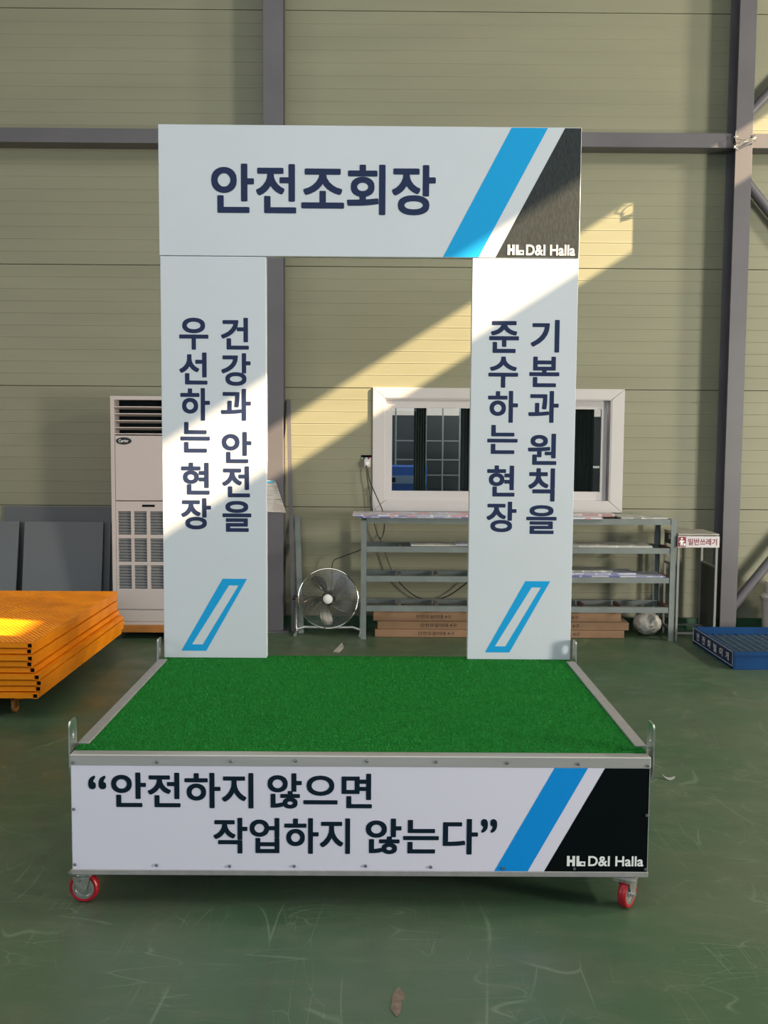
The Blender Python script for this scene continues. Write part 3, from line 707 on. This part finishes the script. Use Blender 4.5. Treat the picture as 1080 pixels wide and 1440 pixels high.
for s in (-1, 1):
    g.tube([F @ Vector((s * (fr + .012), 0, 0)), (fx + s * .268, 8.33, .20), (fx + s * .272, 8.33, .06), (fx + s * .262, 8.33, .028)], .0135, 10)
g.tube([(fx - .265, 8.33, .035), (fx - .20, 8.335, .055), (fx, 8.335, .048), (fx + .20, 8.335, .055), (fx + .265, 8.33, .035)], .0135, 10)
for s in (-1, 1): g.tube([(fx + s * .268, 8.20, .014), (fx + s * .268, 8.46, .014)], .0135, 10)
ob('stand', g, M_zinc, fan, True)
for s in (-1, 1): g = G(); g.lathe([(0, 0), (.016, 0), (.018, .01), (.018, .03), (0, .03)], 16, Matrix.Translation((fx + s * .268 - (.0), 8.33, fz)) @ Matrix.Rotation(s * PI / 2, 4, 'Y')); ob('side_knob', g, M_rubber, fan, True)

# ================================================================== RACK
rk = thing('steel_rack', (1.14, 8.3, 0), 'long grey steel rack under the window with four open levels', 'rack')
RX0, RX1, RY0, RY1 = -.145, 2.404, 8.11, 8.50
def angle_post(x, y, sx, sy, z1):
    g = G(); g.box(min(x, x + sx * .044), max(x, x + sx * .044), min(y, y + sy * .004), max(y, y + sy * .004), 0, z1); g.box(min(x, x + sx * .004), max(x, x + sx * .004), min(y + sy * .004, y + sy * .044), max(y + sy * .004, y + sy * .044), 0, z1)
    ob('post', g, M_rack, rk)
angle_post(RX0, RY0, 1, 1, .972); angle_post(RX1, RY0, -1, 1, 1.0); angle_post(RX0, RY1, 1, -1, .972); angle_post(RX1 - .03, RY1, -1, -1, .985)
levels = [.275, .519, .759, .994]
for li, z in enumerate(levels):
    for y, nm in ((RY0 + .006, 'front_rail'), (RY1 - .010, 'rear_rail')):
        g = G(); g.box(RX0 + .045, RX1 - .045, y, y + .004, z - .045, z); g.box(RX0 + .045, RX1 - .045, y + (.004 if nm == 'front_rail' else -.034), y + (.038 if nm == 'front_rail' else 0), z - .004, z)
        ob(nm, g, M_rack, rk)
    for x in (RX0 + .012, RX1 - .045): g = G(); g.box(x, x + .033, RY0 + .048, RY1 - .048, z - .040, z - .004); ob('end_rail', g, M_primer if x > 1 else M_rack, rk)
    for k, x in enumerate((.17, .475, .78, 1.08, 1.385, 1.69, 1.995)):
        if li == 2 and k not in (0, 3, 6): continue
        g = G(); g.box(x - .014, x + .014, RY0 + .048, RY1 - .048, z - .034, z - .005); ob('cross_bar', g, M_primer if k > 3 else M_primerg, rk)

def sheet(x0, x1, y0, y1, z, th, m, label, name='sign_board', cat='sign', rz=0, group='flat signs lying on the rack'):
    cx, cy = (x0 + x1) / 2, (y0 + y1) / 2; g = G()
    g.box(x0, x1, y0, y1, z, z + th, Matrix.Translation((cx, cy, 0)) @ Matrix.Rotation(rz, 4, 'Z') @ Matrix.Translation((-cx, -cy, 0)))
    return solo(name, g, m, (cx, cy, z), label, cat, group)
L3, L2, L1 = .994, .759, .519
sheet(-.17, 1.05, 8.085, 8.38, L3 + .001, .010, M_pB, 'lower long white sign on the rack top, its end short of the upper one')
sheet(-.215, 1.0, 8.095, 8.45, L3 + .012, .012, M_pA, 'upper long white lettered sign overhanging the left end of the rack top')
sheet(1.20, 1.80, 8.09, 8.30, L3 + .001, .012, M_pA, 'plain white sign lying at the front of the rack top, right of the pillar')
sheet(1.06, 1.95, 8.31, 8.49, L3 + .001, .024, M_pC, 'red and white sign lying behind on the rack top')
sheet(1.96, 2.345, 8.14, 8.49, L3 + .001, .013, M_pD, 'pale grey lettered sign at the right end of the rack top', rz=.01)
sheet(.26, 1.10, 8.16, 8.38, L2 + .001, .012, M_pD, 'speckled grey and white sign strip on the second level, left of the pillar')
sheet(.62, 1.30, 8.12, 8.24, L2 + .014, .007, M_pB, 'small bluish sign on top of the speckled strip')
sheet(1.35, 2.22, 8.14, 8.42, L2 + .001, .016, M_pD, 'white striped sign on the second level, right of the pillar', rz=-.012)
sheet(1.30, 2.33, 8.13, 8.30, L1 + .001, .012, M_pB, 'bottom blue lettered sign of the pile on the third level')
sheet(1.25, 2.10, 8.17, 8.44, L1 + .014, .014, M_pB, 'middle blue and white sign of the pile on the third level', rz=.02)
sheet(1.2, 1.92, 8.22, 8.46, L1 + .029, .014, M_pD, 'top grey sign of the pile on the third level', rz=-.02)
# cardboard boxes
def cbox(x0, x1, z0, z1, y0, label, texts):
    t = thing('cardboard_box', ((x0 + x1) / 2, y0 + .12, z0), label, 'box', 'long cardboard boxes under the rack')
    g = G(); g.bevelbox(x0, x1, y0, y0 + .22, z0, z1, .003); ob('carton', g, M_card, t)
    zc = (z0 + z1) / 2
    ob('lettering', letter_mesh([('안전모걸이대 4구', a, b, zc - .014, zc + .016, .012) for a, b in texts], Vector((0, y0 - .0006, 0)), org=t.location), M_ink, t)
cbox(-.030, 2.025, .001, .064, 8.205, 'bottom long cardboard box of the three under the rack', [(.325, .625), (1.35, 1.66)])
cbox(-.010, 2.064, .0655, .131, 8.215, 'middle long cardboard box of the three under the rack', [(.345, .645), (1.35, 1.655)])
cbox(-.045, 2.000, .1325, .205, 8.225, 'top long cardboard box of the three under the rack', [(.31, .60), (1.34, 1.65)])
# wrapped bundle
g = G(); bmesh.ops.create_icosphere(g.b, subdivisions=4, radius=1)
rr = random.Random(5)
from mathutils import noise as mnoise
for v in g.b.verts:
    n = v.co.normalized(); q = mnoise.noise(n * 2.1) * .07 - abs(mnoise.noise(n * 3.0 + Vector((3, 0, 0)))) * .16 + mnoise.noise(n * 9) * .02
    v.co = Vector((n.x * .118 * (1 + q), n.y * .112 * (1 + q), n.z * .10 * (1 + q)))
mz = min(v.co.z for v in g.b.verts)
for v in g.b.verts: v.co += Vector((2.255, 8.36, -mz + .001))
solo('wrapped_bundle', g, M_plast, (2.255, 8.36, 0), 'round bundle wrapped in glossy pale plastic on the floor under the rack', 'bundle', smooth=True)

# ================================================================== CABLES and socket
def smooth_path(pts, n=6):
    P = [Vector(p) for p in pts]; P = [P[0] * 2 - P[1]] + P + [P[-1] * 2 - P[-2]]; out = []
    for i in range(1, len(P) - 2):
        for k in range(n):
            t = k / n; a, b, c, d = P[i - 1], P[i], P[i + 1], P[i + 2]
            out.append(.5 * ((2 * b) + (-a + c) * t + (2 * a - 5 * b + 4 * c - d) * t * t + (-a + 3 * b - 3 * c + d) * t ** 3))
    out.append(P[-2]); return out
def cable(pts, r, label):
    g = G(); g.tube(smooth_path(pts), r, 6); solo('cable', g, M_cable, pts[0], label, 'cable', 'black cables behind the rack', True)
t = thing('wall_socket', (-.105, 8.62, 1.38), 'small white wall socket with plug left of the window', 'socket')
g = G(); g.bevelbox(-.132, -.077, 8.585, 8.629, 1.383, 1.452, .004); ob('cover', g, M_pvc, t)
g = G(); g.lathe([(0, 0), (.016, 0), (.016, .02), (0, .022)], 16, Matrix.Translation((-.105, 8.585, 1.415)) @ Matrix.Rotation(PI / 2, 4, 'X')); ob('plug', g, M_lwhite, t, True)
t = thing('socket_sign', (-.11, 8.62, 1.46), 'small black sign with green and red marks above the wall socket', 'sign')
g = G(); g.box(-.155, -.068, 8.622, 8.628, 1.466, 1.486); ob('plate', g, M_black2, t)
g = G(); g.box(-.150, -.074, 8.624, 8.628, 1.4525, 1.4655); ob('lower_plate', g, M_signw, t)
for x, m in ((-.132, M_curb), (-.092, M_maroon)): g = G(); g.lathe([(0, 0), (.010, 0), (.010, .002), (0, .002)], 14, Matrix.Translation((x, 8.624, 1.459)) @ Matrix.Rotation(PI / 2, 4, 'X')); ob('mark', g, m, t)
cable([(-.107, 8.575, 1.405), (-.110, 8.58, 1.36), (-.092, 8.58, 1.22), (-.060, 8.57, 1.05), (-.045, 8.565, .92), (0.0, 8.56, .785), (.03, 8.58, .80), (.045, 8.57, .88), (.035, 8.57, .97), (.02, 8.56, 1.04), (-.03, 8.555, 1.15), (-.085, 8.56, 1.28), (-.100, 8.58, 1.37)], .0045, 'black cable looping down from the wall socket behind the rack top')
cable([(-.085, 8.615, 1.22), (-.078, 8.61, 1.12), (-.072, 8.61, 1.0)], .005, 'short dark cable running down beside the window casing')
cable([(.005, 8.555, .79), (.05, 8.56, .67), (.105, 8.56, .52), (.18, 8.56, .40), (.31, 8.57, .285), (.45, 8.58, .25), (.60, 8.57, .29), (.76, 8.56, .41), (.85, 8.56, .5)], .0055, 'black cable sagging behind the lower rack levels')
cable([(fx + .02, 8.45, .33), (fx + .02, 8.50, .47), (fx + .03, 8.50, .585), (fx + .10, 8.50, .625), (fx + .2, 8.52, .66), (fx + .30, 8.54, .70)], .0045, 'black cable from the fan to the rack')
g = G(); g.lathe([(.0, 0), (.05, 0), (.05, .002), (0, .002)], 4, Matrix.Translation((2.78, 8.628, 1.08)) @ Matrix.Rotation(PI / 2, 4, 'X'))

# ================================================================== WASTE BAG STAND
t = thing('bag_stand', (2.56, 8.3, 0), 'narrow grey metal bag stand with red lettered sign, right of the rack', 'stand')
g = G(); g.bevelbox(2.411, 2.745, 8.09, 8.50, .868, .882, .003); ob('lid', g, M_standtop, t)
for x, y in ((2.413, 8.10), (2.722, 8.10), (2.413, 8.47), (2.722, 8.47)): g = G(); g.box(x, x + .018, y, y + .018, 0, .868); ob('post', g, M_stand, t)
g = G(); g.box(2.409, 2.745, 8.085, 8.097, .772, .862); s = ob('sign_plate', g, M_signw, t, label='white sign plate')
ob('lettering', letter_mesh([('일반쓰레기', 2.490, 2.725, .790, .845, .022)], Vector((0, 8.0842, 0)), org=t.location), M_maroon, s)
g = G(); g.box(2.411, 2.474, 8.0838, 8.085, .777, .857); ob('symbol_square', g, M_maroon, s, label='red square with white figure')
g = G(); g.lathe([(0, 0), (.008, 0), (.008, .001), (0, .001)], 10, Matrix.Translation((2.44, 8.0836, .842)) @ Matrix.Rotation(PI / 2, 4, 'X'))
g.prism([(2.430, .785), (2.436, .785), (2.439, .805), (2.442, .785), (2.448, .785), (2.450, .815), (2.462, .818), (2.462, .826), (2.430, .832), (2.418, .815), (2.423, .811), (2.430, .82)], 'y', 8.0826, 8.0834)
g.box(2.455, 2.470, 8.0826, 8.0834, .785, .805); ob('symbol_figure', g, M_lwhite, s)
for y0, y1, x0, x1, z in ((8.118, 8.47, 2.724, 2.738, .60), (8.118, 8.47, 2.724, 2.738, .06), (8.118, 8.47, 2.413, 2.427, .06), (8.118, 8.47, 2.413, 2.427, .60)): g = G(); g.box(x0, x1, y0, y1, z, z + .016); ob('side_bar', g, M_stand, t)
for y in (8.102, 8.472): g = G(); g.box(2.431, 2.722, y, y + .014, .06, .074); ob('cross_bar', g, M_stand, t)
g = G(); g.box(2.729, 2.732, 8.118, 8.47, .076, .60); ob('side_screen', g, M_mesh, t)
g = G(); g.box(2.413, 2.417, 8.118, 8.47, .775, .862); ob('side_plate', g, M_mesh, t)
g = G(); g.tube([(2.4095, 8.32 + .018 * math.cos(a * PI / 8), .835 + .018 * math.sin(a * PI / 8)) for a in range(16)], .003, 6, True); ob('hook_ring', g, M_lwhite, t, True)

# ================================================================== BLUE TRAY
tx0, tx1, ty0, ty1, th = 2.545, 3.75, 7.12, 8.05, .132
t = thing('blue_tray', ((tx0 + tx1) / 2, (ty0 + ty1) / 2, 0), 'blue metal shoe cleaning tray on the floor before the right column', 'tray')
g = G(); g.bevelbox(tx0, tx0 + .012, ty0, ty1, .001, th, .002); ls = ob('side_wall', g, M_tray, t)
g = G(); g.bevelbox(tx1 - .012, tx1, ty0, ty1, .001, th, .002); ob('side_wall', g, M_tray, t)
g = G(); g.bevelbox(tx0 + .012, tx1 - .012, ty0, ty0 + .012, .001, th, .002); ob('front_wall', g, M_tray, t)
g = G(); g.box(tx0, tx1, ty0 - .012, ty0, th - .026, th); ob('front_lip', g, M_tray, t)
g = G(); g.bevelbox(tx0 + .012, tx1 - .012, ty1 - .012, ty1, .001, th, .002); ob('rear_wall', g, M_tray, t)
g = G(); g.box(tx0 + .012, tx1 - .012, ty0 + .012, ty1 - .012, .012, .02); ob('bottom', g, M_tray, t)
g = G()
for k in range(19): x = tx0 + .03 + k * .062; g.box(x, x + .004, ty0 + .012, ty1 - .012, .070, .078)
for k in range(20): y = ty0 + .03 + k * .046; g.box(tx0 + .012, tx1 - .012, y, y + .003, .066, .070)
ob('grating', g, M_grate, t)
g = G(); g.box(tx0 - .0016, tx0 - .0006, ty0 + .01, ty1 - .004, .022, th - .003); sg = ob('side_sign', g, M_traysign, ls)
g = G(); w_ = .004
for a in ((ty0 + .01, ty1 - .004, .022, .022 + w_), (ty0 + .01, ty1 - .004, th - .003 - w_, th - .003), (ty0 + .01, ty0 + .016, .022, th - .003), (ty1 - .012, ty1 - .004, .022, th - .003)): g.box(tx0 - .0024, tx0 - .0016, *a)
ob('sign_border', g, M_lwhite, ls)
its = [(ch, .095 + k * .135, .095 + k * .135 + .070, .045, .105, .02) for k, ch in enumerate('안전화털이개')]
for it in its: ob('letter', letter_mesh([it], Vector((tx0 - .0026, ty1, 0)), U=Vector((0, -1, 0)), org=t.location), M_lwhite, ls)

# pale bin at the right edge
t = thing('bin', (3.36, 8.38, 0), 'pale plastic bin with a cloth hung over it, cut by the right edge', 'bin')
g = G(); g.lathe([(0, 0), (.125, 0), (.145, .30), (.150, .34), (.140, .345), (.135, .30), (.115, .01), (0, .01)], 28, Matrix.Translation((3.365, 8.38, .001))); ob('tub', g, M_bin, t, True)
g = G(); g.lathe([(0, .42), (.05, .45), (.11, .455), (.125, .43), (.120, .36), (.152, .34), (.158, .33), (.155, .31), (0, .35)], 20, Matrix.Translation((3.365, 8.38, 0))); ob('bag_liner', g, M_plast, t, True)

# scraps on the floor
g = G(); prev = None
for k in range(7):
    u = k / 6; x = 1.395 + .052 * u; a = .006 + .012 * math.sin(PI * u); z = .003 + .016 * (2 * u - 1) ** 2
    r_ = (g.b.verts.new((x, 4.79 - a + .03 * (1 - u), z)), g.b.verts.new((x, 4.79 + a + .03 * (1 - u), z + .002)))
    if prev: g.b.faces.new((prev[0], r_[0], r_[1], prev[1]))
    prev = r_
bmesh.ops.solidify(g.b, geom=g.b.faces[:], thickness=.0008)
solo('paper_scrap', g, M_lwhite, (1.42, 4.79, 0), 'small curled white paper scrap on the floor right of the platform', 'scrap')
g = G(); g.prism([(-.345, 7.62), (-.30, 7.60), (-.27, 7.78), (-.29, 7.93), (-.32, 7.80)], 'z', .001, .006)
for v in g.b.verts:
    if v.co.z > .003: v.co.z += .012 * mnoise.noise(v.co * 30)
solo('plastic_scrap', g, M_plast, (-.31, 7.75, 0), 'crumpled clear plastic scrap on the floor in front of the fan', 'scrap')

g = G(); rr = random.Random(11); pts = [(.058 + .020 * math.cos(a) * rr.uniform(.7, 1.1) + (.01 if math.sin(a) > 0 else .0), 2.865 + .075 * math.sin(a) * rr.uniform(.85, 1.1)) for a in [2 * PI * k / 18 for k in range(18)]]
g.prism(pts, 'z', .0004, .0022); solo('tape_patch', g, mat('worn_tape', (.16, .12, .09), .8, var=.35, vscale=40), (.06, 2.86, 0), 'worn brown tape patch stuck on the floor in the foreground', 'tape')
